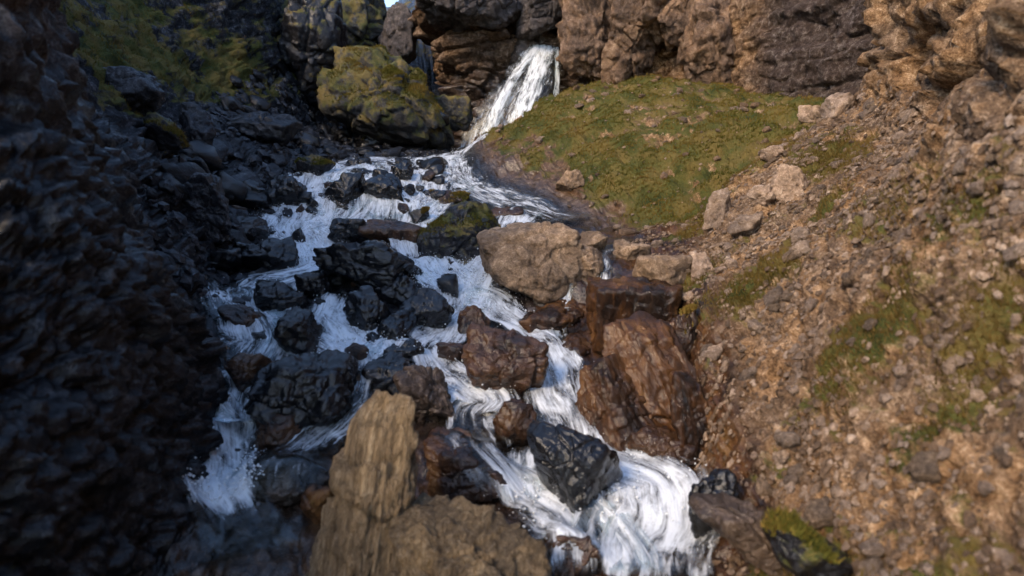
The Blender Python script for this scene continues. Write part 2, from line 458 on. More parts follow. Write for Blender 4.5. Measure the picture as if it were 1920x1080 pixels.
# covers
a_tan = np.clip(sstep(8.6, 9.4, Uw) * 1.0 + .28 * nearl * sstep(.0, 1.2, P0[:, 2]), 0, 1)
rust = sstep(7.4, 8.4, Uw) * (1 - sstep(9.7, 10.15, Uw)) * (1 - sstep(13.2, 14.2, YY))
rust = np.clip(rust + .5 * bank * (1 - sstep(9.5, 10.3, Uw + .3 * wob2)) + .25 * bed * (1 - sstep(8, 10, YY)), 0, 1)
a_tan = a_tan * (1 - .5 * rust)
pool = bed * (1 - sstep(6.3, 7.4, YY)) * (1 - sstep(6.6, 7.4, Uw))
rust = np.clip(rust + .45 * pool, 0, 1)
a_tan = np.clip(a_tan + .45 * pool, 0, 1)
moss = bank * (.42 + .58 * sstep(-.45, .2, wob2 + .5 * wob)) * (.45 + .55 * sstep(9.2, 9.9, Uw + .5 * wob2))
moss += leftw * (1 - nearl) * (.42 + .45 * sstep(-.3, .3, wob)) * sstep(9, 12, YY) * sstep(.8, 2.0, P0[:, 2] - .15 * (YY - 14))
moss += rights * (1 - cliffr) * np.clip(.06 + .45 * sstep(.05, .5, wob) + .3 * sstep(10.4, 9.9, Uw) * sstep(-.1, .3, wob2), 0, 1)
moss += nearl * .10 + sstep(30, 33, YY) * .4
for (mx, my, mr, ma) in ((3.1, 7.6, .55, .9), (3.6, 11.9, .5, .8), (3.0, 5.0, .45, .7), (3.4, 4.2, .35, .7), (4.6, 12.2, .6, .6), (5.6, 10.6, .7, .5), (4.4, 8.6, .35, .5), (2.75, 9.3, .4, .8)):
    moss += rights * (1 - cliffr) * ma * np.exp(-((P0[:, 0] - mx) ** 2 + (P0[:, 1] - my) ** 2) / mr ** 2)
moss = np.clip(moss, 0, 1)
wet = np.clip(bed * .8 + rust * .5 + nearl * .08 + leftw * (1 - sstep(.6, 1.4, P0[:, 2])) * .35, 0, .9)

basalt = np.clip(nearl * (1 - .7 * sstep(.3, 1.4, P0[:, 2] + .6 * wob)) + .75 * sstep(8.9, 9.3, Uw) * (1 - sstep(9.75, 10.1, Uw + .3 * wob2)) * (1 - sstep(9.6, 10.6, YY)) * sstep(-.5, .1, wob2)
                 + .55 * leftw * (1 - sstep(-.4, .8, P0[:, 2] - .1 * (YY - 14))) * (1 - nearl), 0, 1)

# cut into regions along an uneven line
fi = np.arange((NR - 1) * (NC - 1))
r_, c_ = fi // (NC - 1), fi % (NC - 1)
q0 = r_ * NC + c_
FACES = np.stack([q0, q0 + 1, q0 + NC + 1, q0 + NC], 1)
fU, fY, fW = U[q0], YY[q0], wob[q0]
cls = np.full(len(FACES), 0)
cls[fU + .35 * fW < 5.2] = 1
cls[fU + .35 * fW > 9.2] = 2
cls[(cls == 2) & (fY + .3 * fW > 13.4)] = 3
cls[(cls == 2) & (fU + .2 * fW > 12.0)] = 4
cls[(cls == 1) & (fY + .4 * fW < 6.9)] = 5
cls[fY > 31] = 6
names = {0: 'stream_bed', 1: 'scree_slope', 2: 'gravel_slope', 3: 'grassy_bank', 4: 'cliff_right', 5: 'cliff_left', 6: 'hillside'}
labels = {0: 'dark wet rock bed under the cascading stream', 1: 'dark mossy slope of scree rising left of the stream',
          2: 'brown gravelly hillside strewn with pale stones at the right', 3: 'green and ochre grassy bank below the waterfall',
          4: 'rough tan rock wall above the gravel slope at the right edge', 5: 'near black rock wall filling the left edge',
          6: 'hazy far slope under the notch of sky'}
for k, nm in names.items():
    fs = FACES[cls == k]
    used, inv = np.unique(fs.ravel(), return_inverse=True)
    me = mesh_from(nm, V[used], inv.reshape(-1, 4), M['terrain'], True,
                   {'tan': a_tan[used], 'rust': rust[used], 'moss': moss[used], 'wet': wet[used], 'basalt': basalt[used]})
    link(nm, me, kind='structure', label=labels[k])
BVH = BVHTree.FromPolygons(V.tolist(), FACES.tolist())
ORG = Vector((0, 0, 0))

def hit(px, py, start=0.0):
    d = ray(px, py).normalized()
    h = BVH.ray_cast(d * start, d)
    return h[0]

def ground_z(x, y, top=30.0):
    h = BVH.ray_cast(Vector((x, y, top)), Vector((0, 0, -1)))
    return h[0].z if h[0] else None

# ------------------------------------------------------------------ rocks
_ico = {}
def ico(n):
    if n not in _ico:
        bm = bmesh.new()
        bmesh.ops.create_icosphere(bm, subdivisions=n, radius=1.0)
        bm.verts.ensure_lookup_table()
        _ico[n] = (np.array([v.co[:] for v in bm.verts]), np.array([[v.index for v in f.verts] for f in bm.faces]))
        bm.free()
    return _ico[n]

def rock_verts(size, seed, sub=4, facets=15, sharp=30, rough=.095, fine=1.0, dents=(), groove=0.0, taper=0.0):
    """a boulder: a softly cut polyhedron, then broken relief; size = full extents in metres"""
    rs = np.random.RandomState(seed)
    d, f = ico(sub)
    nrm = rs.normal(size=(facets, 3))
    nrm /= np.linalg.norm(nrm, axis=1, keepdims=True)
    nrm = np.vstack([nrm, [[0, 0, 1], [0, 0, -1], [1, 0, 0], [-1, 0, 0], [0, 1, 0], [0, -1, 0]]])
    off = np.concatenate([rs.uniform(.62, .92, facets), np.full(6, .98)])
    dots = np.clip(d @ nrm.T, 1e-4, None) / off
    r = (dots ** sharp).sum(1) ** (-1.0 / sharp)
    p = d * r[:, None]
    ext = p.max(0) - p.min(0)
    p = (p - (p.max(0) + p.min(0)) / 2) / ext                     # unit box
    if taper:
        k = 1 - taper * (p[:, 2:3] + .5)
        p[:, :2] *= k
    for (dd, rad, dep) in dents:
        dv = np.array(dd, float)
        dv /= np.linalg.norm(dv)
        a = np.exp(-(np.linalg.norm(d - dv, axis=1) / rad) ** 2)
        p -= d * (a * dep)[:, None]
    size = np.array(size, float)
    p = p * size
    s = float(size.mean())
    sd = seed * 3.7
    n = rough * s * (.55 * fbm(p / s * 1.7 + sd, 4, seed % 97) + .35 * fbm(p / s * 4.5 + sd, 4, seed % 89, ridged=True) + .30 * blocks(p / s * 2.6 + sd, seed % 83, .9) + .16 * blocks(p / s * 6.5 + sd, seed % 71, .9))
    n += fine * .016 * fbm(p * 9.0 + sd, 3, seed % 79)
    if groove:
        g = np.stack([p[:, 0] * 9, p[:, 1] * 9, p[:, 2] * .8], -1)
        n += groove * (fbm(g + sd, 4, 5, ridged=True) - .3)
    p = p + d * n[:, None]
    return p, f

ROCKS_OVER = []          # rocks the stream runs over
def ctr(px, py, w, h, deep, Y, inset):
    d = ray(px, py)
    if Y is None:
        g = hit(px, min(py + .42 * h, 1200))
        if g is None:
            g = at(px, py, 20)
        dep = to_px(g)[2]
        sy = w * dep / FPX * deep
        Yc = g.y + inset * sy
    else:
        Yc = Y
    return d * (Yc / d.y)

def rock(name, px, py, w, h, mat, label, cat='boulder', deep=.9, rot=(0, 0, 0), seed=1, sub=None, Y=None, over=False, group=None, parent=None, sink=.12, kind=None, inset=.30, **kw):
    c = ctr(px, py, w, h, deep, Y, inset)
    dep = to_px(c)[2]
    sx, sz = w * dep / FPX, h * dep / FPX
    sy = sx * deep
    gz = ground_z(c.x, c.y + .1, c.z + 1.0 * sz)
    bot, top = c.z - sz / 2, c.z + sz / 2
    if gz is not None and Y is None and sink is not None:
        nb = gz - sink * sz
        if bot > nb:
            bot = max(nb, bot - 1.2 * sz)
    sz2 = top - bot
    if sub is None:
        sub = 6 if max(w, h) >= 115 else 5
    v, f = rock_verts((sx, sy, sz2), seed, sub, **kw)
    me = mesh_from(name, v, f, M[mat] if isinstance(mat, str) else mat)
    o = link(name, me, parent=parent, label=label, cat=cat if parent is None else None, group=group, kind=kind)
    o.location = (c.x, c.y, (top + bot) / 2)
    o.rotation_euler = [math.radians(a) for a in rot]
    if over:
        m4 = Matrix.Translation(o.location) @ o.rotation_euler.to_matrix().to_4x4()
        ROCKS_OVER.append(([m4 @ Vector(q) for q in v.tolist()], f.tolist()))
    return o

# foreground
rock('boulder', 700, 985, 320, 490, 'grain', 'tall pale tan rock pillar with vertical grain in the foreground stream', deep=.6, seed=3, Y=4.75, facets=7, sharp=6, rough=.08, groove=.07, taper=.78, rot=(-6, 9, 10), dents=[((.9, -.5, -.1), .5, .2)])
rock('boulder', 860, 1125, 330, 300, 'grain', 'rounded golden tan boulder at the bottom edge beside the pillar', deep=.7, seed=8, Y=4.4, facets=10, sharp=14, rough=.10, groove=.05)
rock('boulder', 805, 745, 105, 130, 'tan_wet', 'upright grey brown rock behind the tan pillar', seed=12, rot=(0, -12, 20), facets=9)
rock('boulder', 732, 705, 96, 82, 'dark', 'small rounded dark rock touching the grey brown upright one', seed=13, rot=(0, 5, 0))
rock('boulder', 945, 682, 165, 125, 'redbrown', 'reddish brown dome boulder splitting the middle of the stream', seed=14, sub=6, facets=9, sharp=10, rot=(0, 10, 15))
rock('boulder', 1072, 872, 150, 205, 'dark', 'big glossy black boulder leaning over the lower right cascade', seed=115, rot=(0, -32, 10), facets=8, sharp=16, deep=1.0, rough=.06)
rock('boulder', 963, 798, 78, 100, 'redbrown', 'dark brown rock pressed against the glossy black boulder', seed=16, rot=(0, 8, 0))
rock('boulder', 888, 607, 68, 72, 'redbrown', 'pointed dark maroon rock above the reddish dome boulder', seed=17, rot=(0, -15, 0), taper=.3)
rock('boulder', 850, 665, 55, 50, 'redbrown', 'small brown rock at the left foot of the reddish dome', seed=18)
rock('boulder', 880, 880, 165, 110, 'redbrown', 'low reddish rock awash behind the golden tan boulder', seed=19, over=True, facets=8)
rock('boulder', 575, 740, 190, 150, 'dark', 'massive black rock in the shade left of the tan pillar', seed=20, sub=6, deep=1.1, rot=(0, 5, -10))
rock('boulder', 558, 628, 84, 90, 'dark', 'blocky black rock between the two left cascades', seed=21, rot=(0, 12, 20))
rock('boulder', 528, 560, 100, 62, 'dark', 'rounded black rock below the left pool lip', seed=22)
rock('boulder', 588, 540, 70, 60, 'dark', 'black rock beside the rounded one below the left pool', seed=23)
rock('boulder', 700, 500, 180, 95, 'dark', 'broad flat topped black rock mass in midstream', seed=24, sub=6, deep=.9, facets=12)
rock('boulder', 690, 588, 88, 90, 'dark', 'black rock at the left of the midstream pile', seed=25, rot=(0, 8, 0))
rock('boulder', 800, 588, 98, 92, 'dark', 'black rounded rock at the right end of the midstream pile', seed=26, rot=(0, -10, 0))
rock('boulder', 745, 545, 85, 60, 'dark', 'bluish black angular rock atop the midstream pile', seed=27)
rock('boulder', 742, 615, 75, 60, 'dark', 'lower black rock at the foot of the midstream pile', seed=28)
rock('boulder', 760, 665, 70, 55, 'dark', 'low wet rock veined with runnels under the midstream pile', seed=29, over=True)
rock('boulder', 865, 440, 150, 120, 'dark_moss', 'large dark boulder with a green moss cap in the upper stream', seed=30, sub=6, facets=9, sharp=9)
rock('boulder', 655, 440, 70, 60, 'dark', 'dark rock in the left arm above the midstream mass', seed=31)
rock('boulder', 735, 440, 110, 55, 'redbrown', 'flat brown black slab crossed by a thin sheet of water', seed=32, over=True, rot=(0, 12, 0))
# tan rocks on the shelf
rock('boulder', 1002, 492, 182, 140, 'tan', 'largest pale tan boulder on the rusty shelf', seed=40, sub=6, deep=.85, facets=8, sharp=9, rough=.07, rot=(0, -8, 12))
rock('boulder', 1096, 497, 64, 68, 'tan', 'small upright tan rock right of the largest tan boulder', seed=41, rot=(0, 20, 0))
rock('boulder', 1112, 455, 52, 40, 'tan', 'small tan rock behind the upright tan one', seed=42)
rock('boulder', 1182, 470, 66, 40, 'tan', 'low flat tan rock at the back of the shelf', seed=43)
rock('boulder', 1240, 522, 92, 84, 'tan', 'angular pale rock at the right end of the shelf', seed=44, facets=9, sharp=18)
rock('boulder', 1150, 555, 68, 84, 'tan_wet', 'ochre knob of rock below the shelf spout', seed=45)
rock('boulder', 1185, 600, 160, 150, 'rust', 'rounded rusty rock bulging from under the shelf rocks', seed=46, inset=.62, facets=9, sharp=26, rough=.08, deep=1.2, sink=.3)
rock('boulder', 1220, 700, 150, 230, 'rust', 'tall rust orange slab leaning on the right bank', seed=47, inset=.62, deep=.5, rot=(-30, -16, 15), facets=7, sharp=34, rough=.06, groove=.02, sink=.3)
rock('boulder', 1085, 660, 95, 60, 'redbrown', 'dark ledge rock over the right cascade', seed=48, inset=.62, deep=1.2, sink=.3)
rock('boulder', 1150, 765, 140, 180, 'rust', 'dark brown ribbed rock below the rust orange slab', seed=49, inset=.62, deep=.8, rot=(-28, -22, 10), facets=8, sharp=30, rough=.08, groove=.02, sink=.3)
rock('boulder', 1065, 595, 180, 90, 'rust', 'wet rusty ledge under the largest tan boulder', seed=56, inset=.62, deep=1.0, sink=.3, sharp=26, rough=.09)
rock('boulder', 1275, 650, 70, 130, 'rust', 'mossy ochre rib below the right end of the shelf', seed=57, inset=.62, deep=.9, sink=.3, rot=(-20, -10, 0))
rock('boulder', 1300, 790, 80, 190, 'rust', 'narrow ochre streaked rib at the foot of the gravel slope', seed=50, inset=.62, rot=(-18, -14, 0), deep=.8, sharp=30, rough=.08, groove=.02, sink=.3)
rock('boulder', 1230, 850, 120, 90, 'redbrown', 'low dark brown rock at the head of the lowest rapid', seed=58, inset=.62, deep=1.0, sink=.3, rot=(0, 15, 0))
rock('boulder', 1335, 955, 92, 150, 'dark', 'upright blue black rock at the right of the lowest rapid', seed=51, rot=(0, -8, 0))
rock('boulder', 1425, 1010, 250, 80, 'tan_wet', 'grey slanted slab right of the lowest rapid', seed=52, sink=None, inset=.1, rot=(0, 44, 20), facets=8, sharp=26, rough=.07, deep=.6)
rock('boulder', 1530, 1050, 260, 80, 'dark_moss', 'mossy slanting slab in the bottom right corner', seed=59, sink=None, inset=.1, rot=(0, 40, 25), facets=8, sharp=26, rough=.07, deep=.6)
rock('boulder', 545, 905, 170, 90, 'tan_wet', 'low brown grey rock awash left of the tan pillar', seed=53, over=True)
rock('boulder', 600, 950, 70, 90, 'rust', 'orange rusty rock at the left foot of the tan pillar', seed=54)
rock('boulder', 1075, 1050, 120, 110, 'redbrown', 'dark rock under the lowest rapid at the bottom edge', seed=55, over=True)
# left bank
rock('boulder', 318, 365, 58, 66, 'dark_dry', 'grey topped rock at the left end of the bank boulders', seed=60)
rock('boulder', 388, 388, 100, 125, 'dark_dry', 'largest dark boulder on the left bank, gable shaped', seed=61, sub=6, facets=7, sharp=20)
rock('boulder', 470, 370, 72, 62, 'dark', 'rounded dark boulder right of the gable shaped one', seed=62)
rock('boulder', 538, 365, 70, 70, 'dark', 'ribbed dark boulder beside the top of the left cascade', seed=63)
rock('boulder', 446, 393, 36, 18, 'tan_wet', 'little pale flat stone among the left bank boulders', cat='stone', seed=64, sub=3)
rock('boulder', 462, 430, 80, 50, 'dark', 'low black rock below the little pale stone', seed=65)
rock('boulder', 515, 482, 98, 68, 'dark', 'smooth black boulder at the left edge of the white channel', seed=66)
rock('boulder', 415, 493, 92, 55, 'dark', 'grey sheened black rock left of the smooth black boulder', seed=67)
rock('boulder', 468, 480, 44, 56, 'dark', 'narrow rock wedged between two black boulders on the left bank', seed=68)
rock('boulder', 410, 446, 60, 36, 'dark', 'small black rock under the gable shaped boulder', seed=69)
rock('boulder', 561, 447, 32, 38, 'dark', 'small black stone standing alone in the white left channel', cat='stone', seed=70, sub=3)
rock('boulder', 590, 313, 64, 46, 'dark_moss', 'moss capped black rock at the head of the left cascade', seed=71)
rock('boulder', 497, 238, 104, 62, 'dark_dry', 'long grey slab lying on the left scree', seed=72, rot=(0, 22, 0))
rock('boulder', 372, 250, 58, 110, 'dark_dry', 'upright dark pillar of rock on the left slope', seed=73)
rock('boulder', 250, 170, 110, 80, 'dark_dry', 'dark block jutting from the upper left slope', seed=74, rot=(0, 25, 0))
rock('boulder', 300, 255, 110, 70, 'dark_moss', 'mossy ledge block left of the upright pillar', seed=75, rot=(0, 25, 0))
rock('boulder', 705, 255, 70, 54, 'dark', 'rounded grey black boulder below the mossy knoll', seed=76)
rock('boulder', 645, 365, 72, 80, 'dark', 'dark rock veiled by the upper left cascade', seed=77, over=True)
rock('boulder', 726, 360, 76, 70, 'dark', 'broad rock veiled by the upper middle cascade', seed=78, over=True)
rock('boulder', 677, 324, 44, 18, 'dark', 'flat black stone on the brink of the upper cascade', cat='stone', seed=79, sub=3)
rock('boulder', 714, 330, 30, 26, 'dark', 'small black stone right of the flat one on the brink', cat='stone', seed=80, sub=3)
rock('boulder', 755, 325, 42, 44, 'dark', 'dark rock parting the two upper cascades', seed=81)
rock('boulder', 818, 322, 30, 30, 'dark', 'small dark stone in the chute under the waterfall', cat='stone', seed=82, sub=3)
rock('boulder', 838, 372, 80, 30, 'redbrown', 'flat brown rock above the moss capped boulder', seed=83)
rock('boulder', 945, 405, 70, 34, 'redbrown', 'low wet rock in the thin right hand runnel', seed=84, over=True)
rock('boulder', 785, 408, 40, 34, 'dark', 'small black rock left of the moss capped boulder', seed=85)
rock('boulder', 700, 640, 40, 30, 'dark', 'small black stone at the head of the bright plunge', cat='stone', seed=86, sub=3)
rock('boulder', 455, 600, 70, 60, 'redbrown', 'purplish brown rock under the thin left veils', seed=87, over=True)
rock('boulder', 470, 700, 80, 80, 'redbrown', 'reddish rock face left of the massive black rock', seed=88)
rock('boulder', 530, 810, 100, 80, 'redbrown', 'dark red rock at the foot of the massive black rock', seed=89)
# big forms at the back
rock('boulder', 715, 188, 285, 190, 'knoll', 'huge grass covered knoll of rock left of the waterfall', Y=24.7, seed=90, sub=6, deep=.9, facets=16, sharp=5, rough=.10, taper=.45)
rock('boulder', 585, 75, 110, 220, 'dark_moss', 'dark jutting crag at the top of the left slope', cat='crag', Y=25, seed=91, sub=6, deep=1.2)
rock('boulder', 672, 50, 130, 140, 'knoll', 'hazy mossy hummock behind the knoll under the sky notch', Y=31, seed=94, deep=1.0, facets=14, sharp=8, rough=.14, taper=.3)
rock('boulder', 745, 70, 70, 110, 'grey_crag', 'grey rock step below the notch of sky', Y=30.5, seed=95, deep=1.0)
rock('boulder', 795, 225, 100, 60, 'dark', 'black undercut ledge beneath the grass covered knoll', Y=24.6, seed=92, sub=4)
rock('boulder', 850, 215, 70, 60, 'knoll', 'low mossy rock between the knoll and the waterfall', Y=26, seed=93)

# ------------------------------------------------------------------ the cliff at the back
PATH = [(-1.6, 36), (-2.5, 31.5), (-2.7, 29.4), (-2.1, 28.3), (-1.2, 27.8), (.3, 28.2), (1.2, 29.0), (2.0, 28.6), (2.8, 27.0), (4.2, 26.0), (6.0, 25.4), (7.6, 24.4), (8.8, 22.4), (9.8, 20), (10.6, 17.6), (11.2, 15), (12, 12)]
pp = np.array(PATH, float)
sl = np.concatenate([[0], np.cumsum(np.linalg.norm(np.diff(pp, axis=0), axis=1))])
S = np.linspace(0, sl[-1], 420)
pl = pchip(sl, pp, S)
tg = np.gradient(pl, axis=0)
tg /= np.linalg.norm(tg, axis=1, keepdims=True)
nout = np.stack([tg[:, 1], -tg[:, 0]], 1)                         # faces the camera side
Zs = np.concatenate([np.linspace(.4, 9.5, 240), np.linspace(9.6, 14, 40)])
prof_z = [0, 3.0, 3.5, 4.7, 5.0, 6.0, 6.25, 6.6, 6.8, 7.6, 9.0, 11, 14]
prof_d = [0, .05, .15, .30, .85, .95, .25, .20, 1.35, 1.6, 1.4, .2, -3]
prof2_d = [0.6, .55, .5, .45, .4, .35, .3, .25, .2, .1, -.1, -.7, -3]
d1 = np.interp(Zs, prof_z, prof_d)
d2 = np.interp(Zs, prof_z, prof2_d)
SS, ZZ = np.meshgrid(S, Zs, indexing='ij')
wR = sstep(2.4, 5.0, pl[:, 0])[:, None]
niche = np.exp(-((pl[:, 0] - 1.2) / .8) ** 2)[:, None]
off = (1 - wR) * d1[None, :] * (1 - .6 * niche) + wR * d2[None, :]
zw = ZZ + .35 * np.sin(SS * .9) * (1 - wR)
base = np.stack([np.repeat(pl[:, 0:1], len(Zs), 1), np.repeat(pl[:, 1:2], len(Zs), 1), zw], -1)
bp0 = base.reshape(-1, 3)
w3 = fbm(bp0 * .6, 4, 61)
smoothr = 1 - .7 * np.repeat(sstep(6.0, 7.5, pl[:, 0])[:, None], len(Zs), 1).ravel()
dd = (off.ravel() + smoothr * .28 * blocks(bp0 * np.array([.9, .9, 1.2]) + .4 * w3[:, None], 63) + smoothr * .10 * blocks(bp0 * 2.8 + .3 * w3[:, None], 67)
      + .30 * fbm(bp0 * .7, 5, 71, ridged=True) + .18 * vnoise(np.stack([bp0[:, 0] * .4, bp0[:, 1] * .4, bp0[:, 2] * 3.0 + w3], -1), 73))
n3 = np.repeat(nout[:, None, :], len(Zs), 1).reshape(-1, 2)
cv = bp0.copy()
cv[:, :2] += n3 * dd[:, None]
nz_ = len(Zs)
fi = np.arange((len(S) - 1) * (nz_ - 1))
q = (fi // (nz_ - 1)) * nz_ + fi % (nz_ - 1)
cf = np.stack([q, q + nz_, q + nz_ + 1, q + 1], 1)
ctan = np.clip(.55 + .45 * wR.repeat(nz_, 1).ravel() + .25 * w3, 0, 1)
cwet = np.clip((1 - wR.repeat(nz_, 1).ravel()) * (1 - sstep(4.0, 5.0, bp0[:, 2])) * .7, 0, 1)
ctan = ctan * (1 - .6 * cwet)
shade_r = np.repeat(sstep(8.4, 9.3, pl[:, 0])[:, None], nz_, 1).ravel()  # shade at the right end of the cliff, put into the rock colour
ctan = ctan * (1 - .85 * shade_r)
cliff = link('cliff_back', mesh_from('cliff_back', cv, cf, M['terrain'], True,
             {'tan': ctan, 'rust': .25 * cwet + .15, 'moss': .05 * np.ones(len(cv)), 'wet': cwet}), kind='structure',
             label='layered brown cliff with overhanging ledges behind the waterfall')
def crag(px, py, w, h, Y, mat, seed, rot=(0, 0, 0), nm='overhang', **kw):
    rock(nm, px, py, w, h, mat, None, Y=Y, parent=cliff, seed=seed, sub=6, rot=rot, **kw)
crag(1105, 60, 105, 210, 25.6, 'crag', 101, (0, -6, 0), deep=.9, facets=9, rough=.14)
crag(1190, 50, 120, 240, 24.9, 'crag', 102, (0, 6, 0), deep=1.0, facets=9, rough=.15)
crag(1255, 15, 150, 120, 24.4, 'crag', 103, (0, -18, 0), deep=.9, rough=.15)
crag(1330, 90, 100, 200, 23.6, 'crag', 104, (0, -10, 0), deep=1.0, rough=.13)
crag(1165, 155, 50, 60, 25.2, 'crag', 105, (0, 30, 0), nm='ledge')
crag(880, 15, 215, 60, 26.6, 'grey_crag', 106, (0, 3, 0), deep=.7, rough=.12, facets=10)
crag(1025, 20, 130, 80, 26.8, 'grey_crag', 107, (0, -8, 0), deep=.8, rough=.12)
crag(1003, 60, 40, 50, 27.6, 'grey_crag', 108, nm='ledge')
crag(1000, 190, 150, 240, 28.6, 'tan_wet', 109, (0, 14, 0), nm='fall_face', deep=.7, facets=8, rough=.08)

# ------------------------------------------------------------------ running water
ov = [BVHTree.FromPolygons(v, f) for v, f in ROCKS_OVER]
def top_z(x, y, zt):
    o = Vector((x, y, zt))
    h = BVH.ray_cast(o, Vector((0, 0, -1)))
    z = h[0].z if h[0] else -99
    for b in ov:
        h = b.ray_cast(o, Vector((0, 0, -1)))
        if h[0] and h[0].z > z:
            z = h[0].z
    return z

def strip(name, cen, half, foam, label, drape=True, lift=.11, m=32, ds=.05, smooth=9, seed=0, side=None, bulge=0.0):
    """a sheet of water along a centre line; half widths and foam amounts per control point"""
    cen = np.array(cen, float)
    L = np.concatenate([[0], np.cumsum(np.linalg.norm(np.diff(cen, axis=0), axis=1) + 1e-6)])
    n = max(12, int(L[-1] / ds))
    t = np.linspace(0, L[-1], n)
    c = pchip(L, cen, t)
    hw = pchip(L, np.array(half, float)[:, None], t)[:, 0]
    fm = pchip(L, np.array(foam, float)[:, None], t)[:, 0]
    tg = np.gradient(c, axis=0)
    th = tg.copy()
    th[:, 2] = 0
    for _ in range(6):
        th[1:-1] = (th[:-2] + th[1:-1] * 2 + th[2:]) / 4
    th /= np.linalg.norm(th, axis=1, keepdims=True) + 1e-6
    sd = np.stack([-th[:, 1], th[:, 0], np.zeros(n)], 1) if side is None else np.repeat(np.array([side], float), n, 0)
    a = np.linspace(-1, 1, m)
    g = c[:, None, :] + sd[:, None, :] * (a[None, :, None] * hw[:, None, None])
    if drape:
        for i in range(n):
            for j in range(m):
                g[i, j, 2] = top_z(g[i, j, 0], g[i, j, 1], c[i, 2] + .9)
        z = g[:, :, 2]
        z = np.clip(z, c[:, None, 2] - .6, c[:, None, 2] + .22)
        zs = z.copy()
        for _ in range(smooth):
            zs[1:-1] = (zs[:-2] + zs[1:-1] + zs[2:]) / 3
            zs[:, 1:-1] = (zs[:, :-2] + zs[:, 1:-1] + zs[:, 2:]) / 3
        g[:, :, 2] = zs + lift
    q = g.reshape(-1, 3)
    # flow coordinates in metres
    dl = np.linalg.norm(np.diff(g, axis=0), axis=2).mean(1)
    tl = np.concatenate([[0], np.cumsum(dl)])
    uu = np.repeat((a[None, :] * np.ones((n, 1))) * hw[:, None], 1, 0)
    vv = np.repeat(tl[:, None], m, 1)
    wv = np.stack([uu.ravel() * 7, vv.ravel() * 1.3, np.full(n * m, seed * 1.7)], -1)
    rel = .045 * fbm(wv, 3, seed + 3) + .03 * fbm(wv * np.array([.35, 1.5, 1]), 3, seed + 9)
    q[:, 2] += rel * (.6 + fm.repeat(m))
    q[:, 1] -= bulge * np.cos(np.tile(a, n) * math.pi / 2) if bulge else 0
    slope = np.zeros(n)
    slope[1:-1] = np.abs(g[2:, :, 2].mean(1) - g[:-2, :, 2].mean(1)) / (tl[2:] - tl[:-2] + 1e-6)
    for _ in range(3):
        slope[1:-1] = (slope[:-2] + slope[1:-1] + slope[2:]) / 3
    fo = np.clip(fm + .25 * (slope - .3), 0, 1.1)
    ends = np.minimum(np.minimum(tl, tl[-1] - tl) / .25, 1)
    ed = np.clip((np.abs(a)[None, :] - .45) / .55, 0, 1) ** 1.6 * np.ones((n, 1))
    ed = np.maximum(ed, (1 - ends)[:, None])
    fi = np.arange((n - 1) * (m - 1))
    k = (fi // (m - 1)) * m + fi % (m - 1)
    f = np.stack([k, k + m, k + m + 1, k + 1], 1)
    me = mesh_from(name, q, f, M['water'], True, {'foam': fo.repeat(m), 'edge': ed.ravel()})
    lay = me.uv_layers.new(name='flow')
    uvv = np.stack([uu.ravel() + seed * 3.1, vv.ravel()], 1).astype(np.float32)
    idx = np.empty(len(me.loops), np.int32)
    me.loops.foreach_get('vertex_index', idx)
    lay.data.foreach_set('uv', uvv[idx].ravel())
    SPRAY.append((q.copy(), fo.repeat(m), ed.ravel()))
    return link(name, me, kind='structure', label=label)

SPRAY = []
def stream(pts, label, seed, **kw):
    """pts: (px, py, width in px, foam)"""
    cen, half, foam = [], [], []
    for (px, py, w, fo) in pts:
        h = hit(px, py)
        if h is None:
            continue
        cen.append(h)
        half.append(.5 * w * to_px(h)[2] / FPX * 1.24)
        foam.append(fo)
    return strip('stream', cen, half, foam, label, seed=seed, **kw)

stream([(895, 268, 60, .7), (868, 288, 46, .7), (830, 302, 70, .72), (800, 318, 84, .75), (792, 350, 84, .72), (783, 390, 76, .78), (770, 440, 80, .78), (800, 490, 96, .85), (840, 530, 110, .95), (868, 565, 100, .9), (850, 610, 90, .75), (820, 645, 96, .8), (800, 668, 90, .8)], 'white water running from the waterfall down midstream', 1)
stream([(815, 303, 50, .6), (760, 303, 56, .6), (700, 312, 76, .62), (640, 318, 96, .7), (600, 350, 100, .82), (580, 385, 110, .9), (560, 425, 130, .85), (585, 460, 100, .95), (592, 500, 90, .95), (560, 522, 80, .75), (500, 530, 90, .65), (440, 548, 90, .35)], 'white left arm of the cascade curling between black rocks', 2)
stream([(720, 312, 90, .6), (720, 345, 120, .72), (725, 395, 130, .66), (725, 425, 130, .5)], 'veil of water over the upper middle rocks', 3)
stream([(660, 318, 80, .7), (668, 350, 110, .66), (672, 395, 120, .7), (640, 425, 130, .8), (605, 445, 90, .85)], 'veil of water over the upper left rocks', 4)
stream([(850, 300, 36, .6), (862, 335, 60, .66), (900, 365, 70, .6), (960, 385, 80, .55), (1020, 403, 80, .42), (1090, 420, 90, .15)], 'thin bright runnel along the foot of the grassy bank', 5)
stream([(1000, 402, 56, .5), (965, 425, 70, .62), (930, 455, 56, .72), (912, 490, 54, .85), (893, 525, 80, .95), (872, 560, 70, .9)], 'white chute between the mossy boulder and the largest tan boulder', 6)
stream([(868, 562, 70, .85), (915, 575, 66, .8), (950, 600, 66, .75), (990, 632, 76, .72), (1030, 665, 86, .7), (1045, 710, 104, .7), (1062, 755, 130, .74), (1090, 810, 130, .62), (1110, 860, 120, .68), (1160, 900, 130, .9), (1215, 930, 170, .9), (1225, 980, 200, .82), (1200, 1040, 220, .72), (1190, 1110, 220, .7)], 'right hand cascade foaming down to the lowest rapid', 7)
